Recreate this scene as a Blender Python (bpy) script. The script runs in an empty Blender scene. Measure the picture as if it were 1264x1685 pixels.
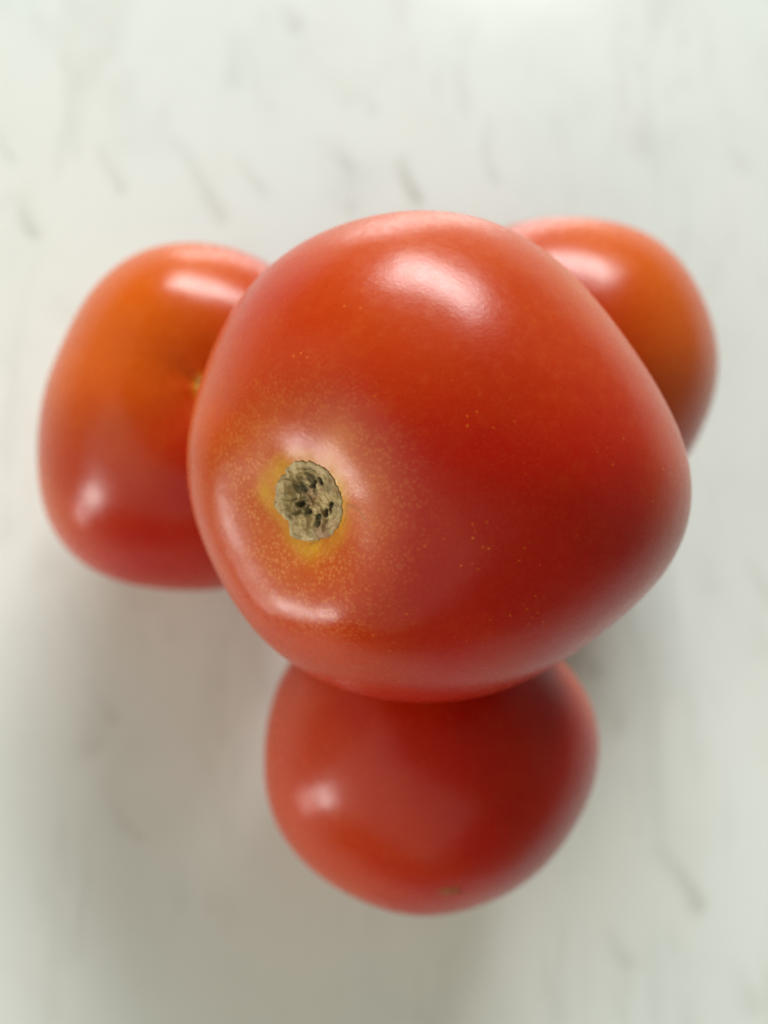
import bpy, math, numpy as np
from mathutils import Matrix, Vector
R_ = math.radians
scene = bpy.context.scene
col = scene.collection

# ---------------------------------------------------------------- camera
CAM_C = [-0.01873, -0.02835, 0.18228]
CAM_M = [[0.992615, 0.0, 0.12131], [-0.021906, 0.98356, 0.179249], [-0.119315, -0.180582, 0.976296]]          # rows: right, up, back
cd = bpy.data.cameras.new("camera"); cam = bpy.data.objects.new("camera", cd); col.objects.link(cam)
r, u, b = CAM_M
cam.matrix_world = Matrix(((r[0], u[0], b[0], CAM_C[0]), (r[1], u[1], b[1], CAM_C[1]), (r[2], u[2], b[2], CAM_C[2]), (0, 0, 0, 1)))
cd.sensor_fit = 'VERTICAL'; cd.sensor_height = 36.0; cd.sensor_width = 27.0
cd.lens = 36.0 * 1400 / 1685
cd.clip_start = 0.005; cd.clip_end = 20
cd.dof.use_dof = True; cd.dof.focus_distance = 0.0865; cd.dof.aperture_fstop = 11.5
scene.camera = cam

# ---------------------------------------------------------------- exposure, world
scene.view_settings.view_transform = 'Standard'; scene.view_settings.look = 'None'
scene.view_settings.exposure = -0.06; scene.view_settings.gamma = 1.0
W = bpy.data.worlds.new("World"); scene.world = W; W.use_nodes = True
W.node_tree.nodes["Background"].inputs[0].default_value = (0.98, 1.0, 0.80, 1)
W.node_tree.nodes["Background"].inputs[1].default_value = 0.16

# ---------------------------------------------------------------- lamps: the window, added fill lamps for light off unseen walls, a small far lamp
def lamp(name, az, el, dist, sx, sy, power, color, roll=0, target=(0, 0, .04)):
    """area lamp; az counted from +Y towards +X, el above the counter"""
    a, e = R_(az), R_(el)
    d = Vector((math.sin(a)*math.cos(e), math.cos(a)*math.cos(e), math.sin(e)))
    L = bpy.data.lights.new(name, 'AREA'); L.shape = 'RECTANGLE'; L.size = sx; L.size_y = sy
    L.energy = power; L.color = color
    o = bpy.data.objects.new(name, L); col.objects.link(o)
    q = d.to_track_quat('Z', 'Y').to_matrix() @ Matrix.Rotation(R_(roll), 3, 'Z')
    o.location = Vector(target) + d*dist; o.rotation_euler = q.to_euler()
    return o
lamp("window_light", 5, 25, 1.7, 1.04, 0.46, 42.0, (0.97, 1.0, 1.0), -30)
lamp("wall_fill_left", -98, 30, 1.6, 3.0, 1.6, 5.6, (1.0, 0.99, 0.94))  # added area fill, stands in for light off an unseen wall
lamp("wall_fill_right", 80, 20, 1.6, 2.4, 1.0, 0.8, (0.98, 1.0, 0.94))  # added weak fill, no source known on this side
lamp("wall_fill_front", 218, 40, 1.6, 2.8, 1.5, 12.0, (1.0, 0.965, 0.76))  # added warm fill that lifts the shade at lower left
lamp("small_window_light", -118, 6, 1.0, 0.20, 0.15, 3.4, (1.0, 0.98, 0.94))

# ---------------------------------------------------------------- helpers
def nrm(v): return v/np.linalg.norm(v, axis=-1, keepdims=True)
def sm(x): x = np.clip(x, 0, 1); return x*x*(3-2*x)
def four(c, th):
    r = np.full_like(th, c[0])
    for k in range(1, (len(c)+1)//2):
        r = r + c[2*k-1]*np.cos(k*th) + c[2*k]*np.sin(k*th)
    return r
def frame(s):
    a = np.array([0, 0, 1.0]) if abs(s[2]) < .9 else np.array([1.0, 0, 0])
    t1 = nrm(np.cross(a, s)); return t1, np.cross(s, t1)
def radius(T, d):
    """distance from the centre of the fruit to its skin along unit directions d"""
    v, e1, e2 = [np.array(q) for q in T['frame']]
    c = d@v; x = d@e1; y = d@e2; th = np.arctan2(y, x); s2 = np.clip(1-c*c, 0, 1)
    r = T['R0']*(T['ax']*(1-s2)+four(T['m'], th)*s2)
    s = np.array(T['stem']); t1, t2 = frame(s)
    cs = np.clip(d@s, -1, 1); al = np.arccos(cs); ps = np.arctan2(d@t2, d@t1)
    lob = sum(a*np.cos(n*ps+p) for n, a, p in T['lobes'])
    a1, w1 = T['ring']
    side = 1.0
    if 'side' in T: side = T['side'][1]+(1-T['side'][1])*sm((d-s)@np.array(T['side'][0])/.30+.45)
    r = r+T['R0']*(T['bump']*side*(1+lob)*np.exp(-((al-a1)/np.where(al<a1,w1,w1*1.9))**2) - T['dip']*np.exp(-(al/T['dipw'])**2)*(1-.12*lob))
    r = r*(1+T.get('rib', .004)*lob*np.sin(al)**2)
    for (p, w, h) in T.get('dents', []):
        q = np.arccos(np.clip(d@np.array(p), -1, 1)); r = r+T['R0']*h*np.exp(-(q/w)**2)
    return r
def waves(P, seed, scale, n=14):
    """smooth random field in -1..1"""
    g = np.random.default_rng(seed); o = np.zeros(len(P))
    for i in range(n):
        k = nrm(g.normal(size=3))*scale*g.uniform(.5, 1.6); o += np.sin(P@k+g.uniform(0, 6.28))
    return o/math.sqrt(n)*.9
def link(name, me, mat, parent=None, loc=(0, 0, 0)):
    o = bpy.data.objects.new(name, me); col.objects.link(o); o.location = loc
    if mat: me.materials.append(mat)
    if parent: o.parent = parent
    me.polygons.foreach_set('use_smooth', [True]*len(me.polygons)); return o
def attr(me, name, vals):
    a = me.attributes.new(name, 'FLOAT', 'POINT'); a.data.foreach_set('value', np.asarray(vals, dtype=np.float32))

# ---------------------------------------------------------------- node helpers
class NT:
    def __init__(s, name):
        s.mat = bpy.data.materials.new(name); s.mat.use_nodes = True; s.t = s.mat.node_tree
        s.bsdf = s.t.nodes['Principled BSDF']; s.out = s.t.nodes['Material Output']
    def n(s, typ, **kw):
        x = s.t.nodes.new(typ)
        for k, v in kw.items(): setattr(x, k, v)
        return x
    def L(s, a, b): s.t.links.new(a, b)
    def val(s, inp, v):
        if hasattr(v, 'links'): s.L(v, inp)
        else: inp.default_value = v
    def attr(s, name): return s.n('ShaderNodeAttribute', attribute_name=name).outputs['Fac']
    def math(s, op, a, b=0.0, c=None, clamp=False):
        m = s.n('ShaderNodeMath', operation=op, use_clamp=clamp)
        s.val(m.inputs[0], a); s.val(m.inputs[1], b)
        if c is not None: s.val(m.inputs[2], c)
        return m.outputs[0]
    def mix(s, f, a, b, mode='MIX'):
        m = s.n('ShaderNodeMix', data_type='RGBA', blend_type=mode)
        s.val(m.inputs[0], f); s.val(m.inputs[6], a); s.val(m.inputs[7], b); return m.outputs[2]
    def ramp(s, f, lo, hi, a=0.0, b=1.0):
        m = s.n('ShaderNodeMapRange', interpolation_type='SMOOTHSTEP')
        s.val(m.inputs[0], f)
        for i, v in enumerate((lo, hi, a, b)): m.inputs[i+1].default_value = v
        return m.outputs[0]
    def obj(s): return s.n('ShaderNodeTexCoord').outputs['Object']
    def noise(s, co, scale, detail=2, rough=.5):
        x = s.n('ShaderNodeTexNoise'); s.L(co, x.inputs['Vector']); x.inputs['Scale'].default_value = scale
        x.inputs['Detail'].default_value = detail; x.inputs['Roughness'].default_value = rough; return x.outputs['Fac']
    def voro(s, co, scale, out='Distance', rnd=1.0):
        x = s.n('ShaderNodeTexVoronoi'); s.L(co, x.inputs['Vector']); x.inputs['Scale'].default_value = scale
        x.inputs['Randomness'].default_value = rnd; return x.outputs[out]
    def bump(s, h, strength, dist, normal=None):
        x = s.n('ShaderNodeBump'); s.L(h, x.inputs['Height']); x.inputs['Strength'].default_value = strength
        x.inputs['Distance'].default_value = dist
        if normal is not None: s.L(normal, x.inputs['Normal'])
        return x.outputs[0]

RED = (0.42, 0.0080, 0.0006, 1); ORANGE = (0.60, 0.100, 0.0008, 1); YELLOW = (0.66, 0.33, 0.010, 1)
SHEEN_PAINT = (0.66, 0.20, 0.07, 1)  # tint of the sheen painted beside the stem scar
def skin_material():
    N = NT('tomato_skin'); co = N.obj()
    big = N.noise(co, 90, 3, .55); fine = N.noise(co, 700, 3, .6)
    ripe = N.attr('ripe')
    f = N.math('ADD', ripe, N.math('MULTIPLY', N.math('SUBTRACT', big, .5), .35), clamp=True)
    c = N.mix(f, RED, ORANGE)
    # mealy cells under the skin
    c = N.mix(N.math('MULTIPLY', N.ramp(fine, .5, .8), N.math('ADD', N.math('MULTIPLY', f, .25), .04)), c, (0.68, 0.16, 0.008, 1))
    c = N.mix(N.math('MULTIPLY', N.attr('pale'), N.ramp(N.noise(co, 300, 4, .6), .1, .7, .55, 1)), c, SHEEN_PAINT)  # soft reflection on the stem cavity slope, painted into the skin colour
    hal = N.math('MULTIPLY', N.attr('halo'), N.ramp(N.noise(co, 380, 3, .6), .25, .62, .6, 1.0), clamp=True)
    c = N.mix(hal, c, YELLOW)
    # pinprick pores: dense round the stem, sparse everywhere else
    wob = N.n('ShaderNodeTexNoise'); N.L(co, wob.inputs['Vector']); wob.inputs['Scale'].default_value = 900
    vm = N.n('ShaderNodeVectorMath', operation='MULTIPLY_ADD'); N.L(wob.outputs['Color'], vm.inputs[0])
    vm.inputs[1].default_value = (.0004,)*3; N.L(co, vm.inputs[2])
    d1 = N.voro(vm.outputs[0], 2300); dots = N.ramp(d1, .15, .60, 1, 0)
    keep = N.ramp(N.noise(co, 420, 2), .25, .55)
    dense = N.math('MULTIPLY', N.math('MULTIPLY', dots, keep), N.attr('pores'), clamp=True)
    c = N.mix(N.math('MULTIPLY', dense, .68), c, (0.80, 0.32, 0.075, 1))
    d2 = N.voro(vm.outputs[0], 900); sp = N.ramp(d2, .05, .20, 1, 0)
    sp = N.math('MULTIPLY', sp, N.ramp(N.noise(co, 160, 2), .52, .68))
    c = N.mix(N.math('MULTIPLY', sp, .6), c, (0.72, 0.17, 0.012, 1))
    c = N.mix(N.attr('scratch'), c, (0.36, 0.12, 0.02, 1))
    B = N.bsdf; N.L(c, B.inputs['Base Color'])
    B.inputs['Subsurface Weight'].default_value = 0.12
    B.inputs['Subsurface Radius'].default_value = (1.0, 0.22, 0.06); B.inputs['Subsurface Scale'].default_value = 0.0035
    N.L(N.ramp(fine, .3, .7, .255, .30), B.inputs['Roughness'])
    B.inputs['IOR'].default_value = 1.35; B.inputs['Coat Weight'].default_value = 0.0
    h = N.math('ADD', N.math('MULTIPLY', dense, .35), N.noise(co, 2200, 3))
    n1 = N.bump(h, .34, .00004); n2 = N.bump(N.noise(co, 150, 2), .4, .00028, n1)
    N.L(n2, B.inputs['Normal']); return N.mat
SKIN = skin_material()

def scar_material():
    N = NT('corky_stem_scar'); co = N.obj()
    n1 = N.noise(co, 900, 4, .65); n2 = N.noise(co, 330, 3, .6)
    c = N.mix(N.ramp(n1, .32, .68), (0.33, 0.225, 0.090, 1), (0.57, 0.425, 0.20, 1))
    c = N.mix(N.ramp(n2, .48, .66, 0, .75), c, (0.36, 0.17, 0.09, 1))
    c = N.mix(N.ramp(N.noise(co, 520, 3, .6), .55, .75, 0, .5), c, (0.52, 0.43, 0.24, 1))
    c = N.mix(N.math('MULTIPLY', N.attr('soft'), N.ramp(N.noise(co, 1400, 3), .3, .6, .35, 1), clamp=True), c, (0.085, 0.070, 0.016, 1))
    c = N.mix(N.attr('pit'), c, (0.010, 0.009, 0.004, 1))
    c = N.mix(N.attr('edge'), c, (0.17, 0.095, 0.03, 1))
    c = N.mix(N.math('MULTIPLY', N.attr('rim'), N.ramp(n1, .35, .6)), c, (0.56, 0.45, 0.25, 1))
    B = N.bsdf; N.L(c, B.inputs['Base Color']); B.inputs['Roughness'].default_value = .58
    B.inputs['Subsurface Weight'].default_value = .05; B.inputs['Subsurface Scale'].default_value = .0008
    v = N.voro(co, 1500); h = N.math('ADD', N.math('MULTIPLY', v, .4), N.math('MULTIPLY', n1, 1.1))
    N.L(N.bump(h, 1.0, .00030), B.inputs['Normal']); return N.mat
SCAR = scar_material()

def blossom_material():
    N = NT('dry_blossom_scar'); co = N.obj()
    c = N.mix(N.ramp(N.noise(co, 900, 3), .35, .65), (0.26, 0.045, 0.010, 1), (0.40, 0.12, 0.035, 1))
    N.L(c, N.bsdf.inputs['Base Color']); N.bsdf.inputs['Roughness'].default_value = .6; return N.mat
BLOSSOM = blossom_material()

# ---------------------------------------------------------------- the countertop
STROKES = [[-0.0785, 0.0747, -0.0736, 0.067, 0.00119, 0.6], [-0.083, 0.0924, -0.0802, 0.0835, 0.00106, 0.35], [-0.0626, 0.0895, -0.0574, 0.0782, 0.00106, 0.42], [-0.0434, 0.0906, -0.0356, 0.074, 0.00119, 0.42], [-0.0326, 0.1216, -0.0322, 0.1078, 0.00159, 0.22], [-0.0297, 0.087, -0.0254, 0.0806, 0.00119, 0.3], [0.0073, 0.0909, 0.0108, 0.0804, 0.00119, 0.8], [-0.006, 0.0917, -0.0048, 0.0886, 0.00159, 0.45], [-0.0202, 0.127, -0.0172, 0.124, 0.00185, 0.4], [0.0283, 0.1034, 0.0307, 0.0879, 0.00119, 0.32], [-0.0017, 0.1049, -0.0011, 0.1024, 0.00119, 0.3], [0.0666, 0.105, 0.0679, 0.0976, 0.00238, 0.22], [0.0926, 0.103, 0.0932, 0.0976, 0.00185, 0.2], [0.0804, 0.1208, 0.0806, 0.1156, 0.00185, 0.16], [-0.0116, 0.1221, -0.007, 0.1061, 0.00264, 0.12], [0.0632, -0.0653, 0.0695, -0.0776, 0.00198, 0.55], [0.0526, -0.083, 0.0547, -0.0883, 0.00159, 0.35], [0.0469, -0.0245, 0.0495, -0.0284, 0.00185, 0.5], [0.0896, -0.0051, 0.0915, -0.0127, 0.00132, 0.3], [-0.0555, -0.0308, -0.0541, -0.0381, 0.00159, 0.3], [-0.0586, -0.038, -0.0571, -0.044, 0.00185, 0.3], [-0.051, -0.0511, -0.0482, -0.0592, 0.00145, 0.22], [-0.0463, -0.0602, -0.0453, -0.0611, 0.00079, 0.3], [0.0539, -0.0369, 0.0553, -0.0414, 0.00159, 0.3], [-0.0025, 0.081, -0.0039, 0.077, 0.00132, 0.3], [-0.0693, -0.0011, -0.067, -0.0074, 0.00238, 0.14], [0.0774, -0.0011, 0.079, -0.0094, 0.00185, 0.15], [-0.0312, -0.0733, -0.0303, -0.0756, 0.00159, 0.15], [0.0491, 0.1179, 0.0535, 0.1098, 0.00264, 0.1], [-0.0452, -0.0134, -0.0436, -0.0172, 0.00132, 0.2], [0.079, -0.091, 0.0811, -0.0981, 0.00211, 0.25], [-0.0693, 0.0543, -0.065, 0.0474, 0.00211, 0.12]]
def countertop():
    N = NT('white_marble'); co = N.obj()
    def stretched(angle, sx, sy, scale, detail, rough):
        mp = N.n('ShaderNodeMapping'); N.L(co, mp.inputs['Vector']); mp.inputs['Rotation'].default_value = (0, 0, R_(angle))
        mp.inputs['Scale'].default_value = (sx, sy, 1); return N.noise(mp.outputs[0], scale, detail, rough)
    c = N.mix(N.ramp(stretched(-14, 1, .45, 14, 4, .6), .35, .65), (0.755, 0.80, 0.78, 1), (0.785, 0.80, 0.765, 1))
    c = N.mix(N.ramp(N.noise(co, 55, 4, .6), .45, .75, 0, .3), c, (0.69, 0.72, 0.68, 1))
    wv = N.n('ShaderNodeTexNoise'); mp = N.n('ShaderNodeMapping'); N.L(co, mp.inputs['Vector']); mp.inputs['Rotation'].default_value = (0, 0, R_(-16)); mp.inputs['Scale'].default_value = (1, .28, 1)
    N.L(mp.outputs[0], wv.inputs['Vector']); wv.inputs['Scale'].default_value = 34; wv.inputs['Detail'].default_value = 5; wv.inputs['Distortion'].default_value = .6
    line = N.math('ABSOLUTE', N.math('SUBTRACT', wv.outputs['Fac'], .5))
    patch = N.ramp(N.noise(co, 22, 3, .5), .42, .68)
    c = N.mix(N.math('MULTIPLY', N.ramp(line, 0, .055, .18, 0), patch), c, (0.42, 0.43, 0.38, 1))
    c = N.mix(N.ramp(stretched(-18, 1, .25, 75, 4, .6), .55, .75, 0, .36), c, (0.53, 0.53, 0.48, 1))
    c = N.mix(N.math('MULTIPLY', N.attr('vein'), N.ramp(N.noise(co, 420, 3, .6), .2, .6, .5, 1)), c, (0.34, 0.34, 0.29, 1))
    B = N.bsdf; N.L(c, B.inputs['Base Color'])
    N.L(N.ramp(N.noise(co, 40, 3), .3, .7, .14, .20), B.inputs['Roughness']); B.inputs['IOR'].default_value = 1.45
    N.L(N.bump(N.noise(co, 260, 3), .15, .00005), B.inputs['Normal'])
    # dense in view, coarse beyond, one sheet with rounded edges and a real thickness
    inner = np.linspace(-.14, .16, 301); xs = np.concatenate([[-1.20, -1.199, -1.196, -.8, -.4, -.2], inner, [.2, .4, .8, 1.196, 1.199, 1.20]])
    iy = np.linspace(-.13, .16, 291); ys = np.concatenate([[-.36, -.359, -.356, -.25], iy, [.2, .3, .42, .636, .639, .64]])
    X, Y = np.meshgrid(xs, ys, indexing='ij'); Z = np.zeros_like(X)
    for e, dz in ((0, -.004), (1, -.0012)):
        Z[e, :] = np.minimum(Z[e, :], dz); Z[-1-e, :] = np.minimum(Z[-1-e, :], dz); Z[:, e] = np.minimum(Z[:, e], dz); Z[:, -1-e] = np.minimum(Z[:, -1-e], dz)
    V = np.stack([X.ravel(), Y.ravel(), Z.ravel()], 1); nx, ny = len(xs), len(ys)
    idx = np.arange(nx*ny).reshape(nx, ny)
    F = np.stack([idx[:-1, :-1], idx[1:, :-1], idx[1:, 1:], idx[:-1, 1:]], -1).reshape(-1, 4).tolist()
    loop = list(idx[:, 0]) + list(idx[-1, 1:]) + list(idx[-2::-1, -1]) + list(idx[0, -2:0:-1])
    low = V[loop].copy(); low[:, 2] = -.038; base = len(V); V = np.concatenate([V, low]); m = len(loop)
    for i in range(m): j = (i+1) % m; F.append([int(loop[i]), base+i, base+j, int(loop[j])])
    F.append([base+i for i in range(m)][::-1])
    ve = np.zeros(len(V)); g = np.random.default_rng(4)
    st = [list(s) for s in STROKES]
    for k in range(70):
        x, y = g.uniform(-.13, .15), g.uniform(-.12, .15); l = g.uniform(.002, .010); a = g.normal(-1.30, .12)
        st.append([x, y, x+l*math.cos(a), y+l*math.sin(a), g.uniform(.0008, .0018), g.uniform(.05, .16)])
    wx = waves(V, 1, 260)*.0016; wy = waves(V, 2, 260)*.0016; P = V[:, :2]+np.stack([wx, wy], 1)
    for x0, y0, x1, y1, w, k in st:
        a = np.array([x0, y0]); d = np.array([x1-x0, y1-y0]); t = np.clip(((P-a)@d)/(d@d), 0, 1)
        q = np.linalg.norm(P-a-t[:, None]*d, axis=1); ve = np.maximum(ve, k*.80*np.exp(-(q/(w*1.25))**2)*(.35+.65*t))
    me = bpy.data.meshes.new('countertop'); me.from_pydata(V.tolist(), [], F); attr(me, 'vein', ve)
    o = link('countertop', me, N.mat); me.polygons.foreach_set('use_smooth', [False]*len(me.polygons))
    o['kind'] = 'structure'; o['label'] = 'white marble countertop with faint grey veins under the tomatoes'
countertop()

# ---------------------------------------------------------------- the tomatoes
FRUIT = {
    'top': {'ax': 1.0, 'm': [0.9755, -0.05066, -0.02884, 0.00431, -0.02619, 0.02338, -0.01687, 0.00853, -0.01355, 0.00455, -0.00648, 0.00312, -0.0022, -0.00271, -0.00223], 'ring': [0.45, 0.145], 'bump': 0.035, 'dip': 0.097, 'dipw': 0.265, 'frame': [[-0.18305, -0.24312, 0.95257], [0.98266, -0.01612, 0.18472], [-0.02956, 0.96986, 0.24185]], 'R0': 0.0318, 'stem': [-0.63668, -0.36238, 0.68068], 'lobes': [[5, 0.12, 0.4], [3, 0.22, 1.2], [2, 0.12, 2.0], [7, 0.1, 1.0]], 'side': [[-0.2856, -0.7092, -0.6446], 0.1], 'dents': [[[-0.1151, -0.2205, 0.9686], 0.75, -0.07], [[0.217, 0.4191, 0.8816], 0.35, -0.02], [[-0.7242, -0.5792, 0.3743], 0.09, -0.006]], 'c': [0.00186, -0.00101, 0.07513]},
    'left': {'ax': 0.96941, 'm': [0.96817, 0.04956, -0.03776, -0.06641, 0.03941, 0.00452, -0.02387, -0.00702, 0.00371, 0.0044, 0.00528, 0.00346, -0.00634, -0.00113, 0.00032], 'ring': [0.62, 0.27], 'bump': 0.02, 'dip': 0.09, 'dipw': 0.3, 'frame': [[0.10659, -0.27892, 0.95438], [0.9937, 0.06338, -0.09246], [-0.0347, 0.95822, 0.28392]], 'R0': 0.0303, 'stem': [0.1997, -0.08023, 0.97657], 'lobes': [[5, 0.35, 0.4], [3, 0.3, 1.2], [2, 0.2, 2.0]], 'dents': [[[-0.1555, -0.4946, 0.8551], 0.7, -0.06]], 'c': [-0.03578, 0.01626, 0.02962]},
    'right': {'ax': 0.98656, 'm': [0.92117, -0.03631, -0.01583, -0.00682, -0.00308, -0.00984, 0.00219, -0.00231, 0.01381, 0.00784, -0.00917, -0.00019, -0.00041, 0.00225, 0.00141], 'ring': [0.62, 0.27], 'bump': 0.02, 'dip': 0.09, 'dipw': 0.3, 'frame': [[-0.31576, -0.33075, 0.88932], [0.94795, -0.06947, 0.31074], [-0.041, 0.94116, 0.33547]], 'R0': 0.0314, 'stem': [-0.89964, -0.41983, -0.11995], 'lobes': [[5, 0.35, 0.4], [3, 0.3, 1.2], [2, 0.2, 2.0]], 'dents': [], 'c': [0.03506, 0.02799, 0.03079]},
    'bottom': {'ax': 1.03258, 'm': [0.89901, -0.03315, 0.0278, 0.0419, 0.00393, 0.01092, 0.00827, 0.00209, 0.00411, 0.00723, -0.00085, -0.00068, 0.00529, 0.00139, 0.0007], 'ring': [0.62, 0.27], 'bump': 0.02, 'dip': 0.09, 'dipw': 0.3, 'frame': [[-0.17506, 0.09478, 0.97998], [0.98449, 0.00521, 0.17536], [0.01152, 0.99548, -0.09423]], 'R0': 0.0303, 'stem': [0.02908, 0.80374, -0.59427], 'lobes': [[5, 0.35, 0.4], [3, 0.3, 1.2], [2, 0.2, 2.0]], 'dents': [[[-0.2116, -0.1699, 0.9625], 0.75, -0.09]], 'c': [0.00818, -0.04292, 0.0316]},
}
OUTLINE = np.array([[-0.1438, 0.0669], [-0.1159, 0.1062], [-0.0906, 0.1304], [-0.0432, 0.1536], [0.0146, 0.1539], [0.0693, 0.1375], [0.1148, 0.1042], [0.1422, 0.0591], [0.1502, 0.0135], [0.1379, -0.0343], [0.1356, -0.0548], [0.1185, -0.0882], [0.09, -0.1193], [0.0545, -0.1324], [0.0141, -0.1244], [-0.0367, -0.1298], [-0.063, -0.1332], [-0.0907, -0.1091], [-0.1239, -0.0527], [-0.1457, -0.0087], [-0.1532, 0.0348]]); PITS = [[-0.0907, 0.094, 0.0082, 0.5], [-0.045, 0.043, 0.0113, 0.9], [-0.0388, 0.092, 0.0123, 0.9], [-0.0683, 0.0603, 0.0195, 0.55], [-0.0636, -0.0118, 0.0195, 0.6], [0.0004, 0.1165, 0.0123, 0.45], [-0.0156, -0.0549, 0.0102, 1], [0.0207, -0.0367, 0.0133, 1], [-0.0141, -0.0367, 0.0215, 0.5], [0.0577, 0.0857, 0.0113, 1], [0.071, 0.0694, 0.0092, 1], [0.0714, 0.0319, 0.0102, 0.8], [0.068, -0.007, 0.0102, 0.7], [0.0881, -0.0161, 0.0082, 0.7], [-0.0704, -0.0853, 0.0102, 0.25], [0.0024, -0.1052, 0.0113, 0.3], [-0.0875, 0.0089, 0.0102, 0.4], [-0.0203, 0.0332, 0.0113, 0.4], [0.0065, -0.0783, 0.0092, 0.45], [0.0938, 0.0273, 0.0082, 0.4]]
GROUP = 'ripe tomatoes stacked on the marble'

def polar(s, n, m, a0=0.0, pw=1.35):
    t1, t2 = frame(s); D = []; al = []
    for i in range(n):
        a = a0+(math.pi-a0)*((i+.0)/(n))**pw if a0 > 0 else math.pi*((i+.4)/n)**pw
        ps = np.arange(m)*2*math.pi/m; D.append(math.cos(a)*s+math.sin(a)*(np.cos(ps)[:, None]*t1+np.sin(ps)[:, None]*t2))
    D.append(-s[None]); D = np.concatenate(D); F = []
    for i in range(n-1):
        for j in range(m):
            k = (j+1) % m; F.append((i*m+j, (i+1)*m+j, (i+1)*m+k, i*m+k))
    for j in range(m): F.append(((n-1)*m+j, n*m, (n-1)*m+(j+1) % m))
    if a0 == 0: F.append(tuple(range(m)))
    return D, F

def make_skin(T, root, off, n, m, a0):
    s = np.array(T['stem']); D, F = polar(s, n, m, a0); r = radius(T, D)
    r = r*(1+.0012*waves(D, T['seed'], 9)+.0005*waves(D, T['seed']+1, 22))
    al0 = np.arccos(np.clip(D@s, -1, 1)); q1, q2 = frame(s); p0 = np.arctan2(D@q2, D@q1)
    r = r-.000010*T.get('pucker', 1)*(np.sin(9*p0+1.3*np.sin(2*p0))+.6*np.sin(16*p0+2))*np.exp(-((al0-.17)/.05)**2)
    me = bpy.data.meshes.new('skin'); me.from_pydata((D*r[:, None]).tolist(), [], F)
    al = np.arccos(np.clip(D@s, -1, 1)); t1, t2 = frame(s); ps = np.arctan2(D@t2, D@t1)
    ripe = np.zeros(len(D))
    for g, lo, hi, k in T['ripe']: ripe = ripe+k*sm((D@nrm(np.array(g))+.10*waves(D, T['seed']+5, 5)-lo)/(hi-lo))  # orange: partly real ripeness, partly lit-side and rim tone painted in
    ripe = ripe+T.get('stemripe', 0)*sm(1-(al-.16)/.30)*np.clip(.6+.6*waves(D, T['seed']+15, 8), 0, 1)
    attr(me, 'ripe', np.clip(ripe, 0, 1))
    h0, hw = T['halo']; rad = h0*(1+.10*np.cos(3*ps+1.1)+.16*waves(D, T['seed']+8, 24)*.5)
    brk = np.clip(.85+.55*waves(D, T['seed']+12, 16)+.25*waves(D, T['seed']+13, 40), .45, 1)
    attr(me, 'halo', T['halok']*brk*(sm(1-(al-rad)/hw)**1.3))
    pale = np.zeros(len(D))
    for g, w, k in T['pale']: pale += k*np.exp(-(np.arccos(np.clip(D@nrm(np.array(g)), -1, 1))/w)**2)
    attr(me, 'pale', np.clip(pale, 0, 1))
    attr(me, 'pores', T['pores']*sm(1-(al-.20)/.38)*np.clip(.75+.5*waves(D, T['seed']+9, 7), .08, 1.3)*(.55+.45*sm((D-s)@np.array(T['side'][0] if 'side' in T else s)/.35+.55))+.03)
    sc = np.zeros(len(D))
    for pts, w, k in T.get('scratch', []):
        A = np.stack([D@t1, D@t2], 1)/np.maximum(D@s, .2)[:, None]
        for p, q in zip(pts[:-1], pts[1:]):
            p = np.array(p); d = np.array(q)-p; t = np.clip(((A-p)@d)/(d@d), 0, 1)
            sc = np.maximum(sc, k*np.exp(-(np.linalg.norm(A-p-t[:, None]*d, axis=1)/w)**2))
    attr(me, 'scratch', sc*(al < 1))
    return link('skin', me, SKIN, root, off)

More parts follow.
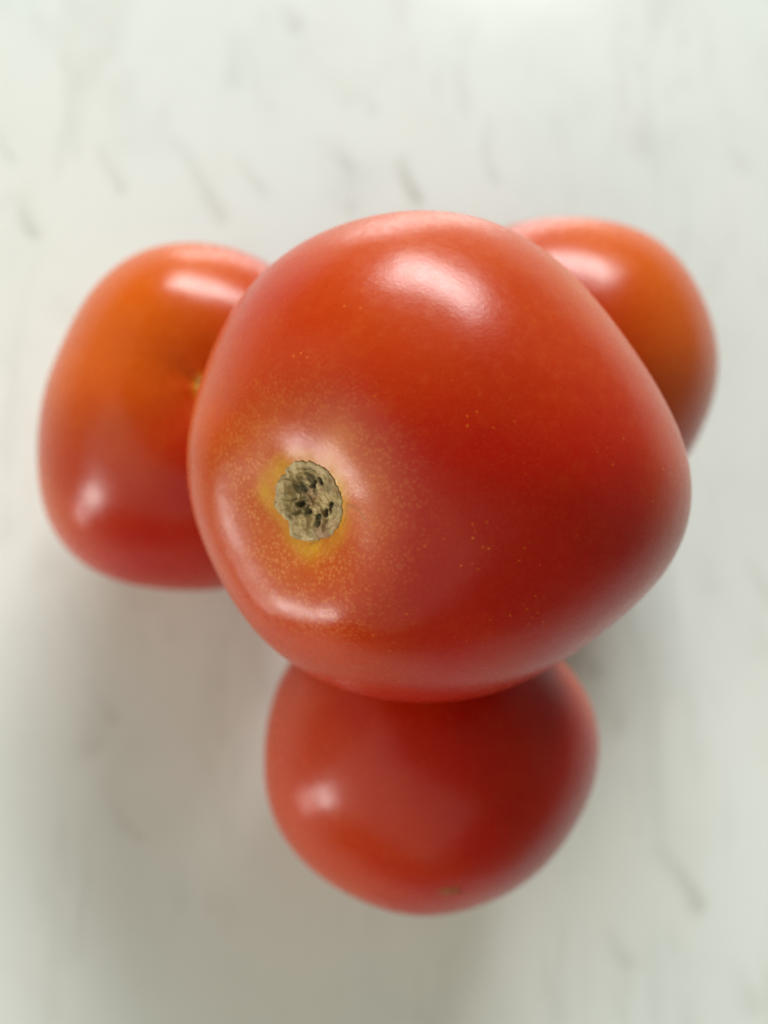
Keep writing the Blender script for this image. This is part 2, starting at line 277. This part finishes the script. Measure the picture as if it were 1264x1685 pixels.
def make_scar(T, root, off, scale=1.0, n=70, m=180, detail=True):
    """corky disc left where the stalk broke off: wavy rim, ridges and pits"""
    s = np.array(T['stem']); t1, t2 = frame(s)
    oa = np.arctan2(OUTLINE[:, 1], OUTLINE[:, 0]); orr = np.hypot(OUTLINE[:, 0], OUTLINE[:, 1]); o = np.argsort(oa); oa = oa[o]; orr = orr[o]
    ps = np.arange(m)*2*math.pi/m-math.pi
    R = np.interp(ps, np.concatenate([oa-2*math.pi, oa, oa+2*math.pi]), np.tile(orr, 3))
    R = .25*np.roll(R, 2)+.5*R+.25*np.roll(R, -2)
    R = R*(1+.020*np.interp(ps, np.linspace(-math.pi, math.pi, 90), np.append(np.random.default_rng(6).normal(size=89), 0)))
    R = R*(1+.022*np.interp(ps, np.linspace(-math.pi, math.pi, 41), np.append(np.random.default_rng(5).normal(size=40), 0)))
    rho = np.concatenate([np.linspace(0, .80, n-24), np.linspace(.82, 1.06, 24)])[1:]
    A = [np.zeros((1, 2))]; Q = [np.zeros(1)]
    for q in rho: A.append(np.stack([np.cos(ps), np.sin(ps)], 1)*(R*q)[:, None]); Q.append(np.full(m, q))
    A = np.concatenate(A)*scale; q = np.concatenate(Q); A3 = np.concatenate([A, np.zeros((len(A), 1))], 1)
    D = nrm(s+A[:, :1]*t1+A[:, 1:]*t2)
    hgt = .00017*sm((1.06-q)/.14)-.00022*sm((q-1.0)/.06)
    hgt -= .00060*sm((.84-q)/.45)
    inn = sm((1.0-q)/.2); hgt += .00016*waves(A3, 11, 60)*inn+.00010*waves(A3, 12, 170)*inn+.00026*np.maximum(0, 1-np.abs(waves(A3, 13, 60))*4)*sm((.95-q)/.2)+.00016*np.maximum(0, 1-np.abs(waves(A3, 14, 110))*3)*sm((.98-q)/.2)
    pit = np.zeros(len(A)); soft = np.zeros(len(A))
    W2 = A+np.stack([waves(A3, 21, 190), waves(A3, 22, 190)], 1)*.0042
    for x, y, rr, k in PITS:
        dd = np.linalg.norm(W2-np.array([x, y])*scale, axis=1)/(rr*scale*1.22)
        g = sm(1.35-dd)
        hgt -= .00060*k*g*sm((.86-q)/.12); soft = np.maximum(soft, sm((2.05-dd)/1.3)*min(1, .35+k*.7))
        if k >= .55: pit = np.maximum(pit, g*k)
    hgt = np.where((q > .72) & (q < 1.0), np.maximum(hgt, .00005), hgt)
    P = D*(radius(T, D)+hgt)[:, None]; F = []
    for j in range(m): F.append((0, 1+j, 1+(j+1) % m))
    for i in range(len(rho)-1):
        for j in range(m):
            k = (j+1) % m; F.append((1+i*m+j, 1+(i+1)*m+j, 1+(i+1)*m+k, 1+i*m+k))
    me = bpy.data.meshes.new('stem_scar'); me.from_pydata(P.tolist(), [], F)
    attr(me, 'pit', np.clip(pit, 0, 1)); attr(me, 'soft', np.clip(soft, 0, 1)); attr(me, 'edge', .8*sm((q-.97)/.05)*np.clip(.5+.8*waves(A3, 33, 50), 0, 1)); attr(me, 'rim', .55*sm((q-.80)/.1)*sm((1.0-q)/.05)*np.clip(.6+.5*waves(A3, 31, 40), 0, 1))
    return link('stem_scar', me, SCAR, root, off)

def tomato(key, label, n, m, scar=None):
    T = FRUIT[key]; c = np.array(T['c']); s = np.array(T['stem'])
    D = polar(s, 80, 120)[0]; low = (D*radius(T, D)[:, None])[:, 2].min()
    root = bpy.data.objects.new('tomato', None); col.objects.link(root); root.empty_display_size = .01
    root.location = (c[0], c[1], c[2]+low); root['label'] = label; root['category'] = 'tomato'; root['group'] = GROUP
    off = (0, 0, -low)
    make_skin(T, root, off, n, m, .114*(scar or 0))
    if scar: make_scar(T, root, off, scar)
    return root, T, off

FRUIT['top'].update(seed=3, ripe=[((-.6, .45, .4), .45, 1.0, .30), ((.0, .8, .6), .38, 1.0, .48), ((.95, .35, .1), .35, 1.0, .6), ((-.85, -.3, .1), .45, .98, .45)],
    halo=(.158, .075), halok=1.0, stemripe=.7, pores=1.0, pale=[((-.46, -.30, .84), .12, .55), ((-.52, -.16, .84), .09, .6), ((-.44, -.44, .79), .11, .35), ((-.54, -.22, .80), .06, .5)],
    scratch=[([(0.1251, 0.1245), (0.0897, 0.1536), (0.1245, 0.1887), (0.1772, 0.1946)], .0032, .8), ([(0.1251, 0.1245), (0.1468, 0.0906)], .003, .6), ([(0.1449, -0.0405), (0.1363, -0.0784)], .004, .7)])
FRUIT['left'].update(seed=21, ripe=[((-.62, .52, .45), -.05, .95, .95), ((-.75, -.5, -.3), .5, 1.0, .45)], halo=(.055, .06), halok=.8, pores=.2, pale=[])
FRUIT['right'].update(seed=41, ripe=[((.5, .5, .55), .05, .85, .88)], halo=(.10, .08), halok=.5, pores=.2, pale=[])
FRUIT['bottom'].update(seed=61, ripe=[((-.95, -.1, .1), .10, 1.0, .32), ((.95, .1, -.1), .55, .98, .6), ((0, -.9, -.3), .75, 1.0, .35)], halo=(.10, .08), halok=.5, pores=.2, pale=[])  # orange side bands also paint in the light reflected along the edges
tomato('top', 'large red tomato balanced on the other three, its pitted corky stem scar facing up', 300, 420, 1.0)
tomato('left', 'tomato with a broad orange shoulder, left of the large one half covering its dimple', 170, 240, .36)
tomato('right', 'mostly hidden orange-red tomato peeking out at the upper right behind the large one', 150, 220)
root, T, off = tomato('bottom', 'dark red tomato in front of the large one, tiny brown blossom scar near its edge', 150, 220)

def blossom_scar(T, root, off, p):
    p = nrm(np.array(p)); t1, t2 = frame(p); m = 48; V = [None]; F = []; g = np.random.default_rng(8); R = .00095*(1+.22*g.normal(size=m)); R = (R+np.roll(R, 1)+np.roll(R, -1))/3
    def P(a, b, h):
        d = nrm(p+a*t1+b*t2); return (d*(radius(T, d[None])[0]+h)).tolist()
    V[0] = P(0, 0, .00025)
    for q, h in ((.3, .0002), (.6, .00005), (.8, .00014), (1.0, .0001), (1.15, -.00012)):
        for j in range(m):
            a = j*2*math.pi/m; V.append(P(math.cos(a)*R[j]*q*2.1/.0303, math.sin(a)*R[j]*q/.0303, h))
    for j in range(m): F.append((0, 1+j, 1+(j+1) % m))
    for i in range(4):
        for j in range(m): k = (j+1) % m; F.append((1+i*m+j, 1+(i+1)*m+j, 1+(i+1)*m+k, 1+i*m+k))
    me = bpy.data.meshes.new('blossom_scar'); me.from_pydata(V, [], F); return link('blossom_scar', me, BLOSSOM, root, off)
blossom_scar(T, root, off, (-.0421, -.6702, .741))
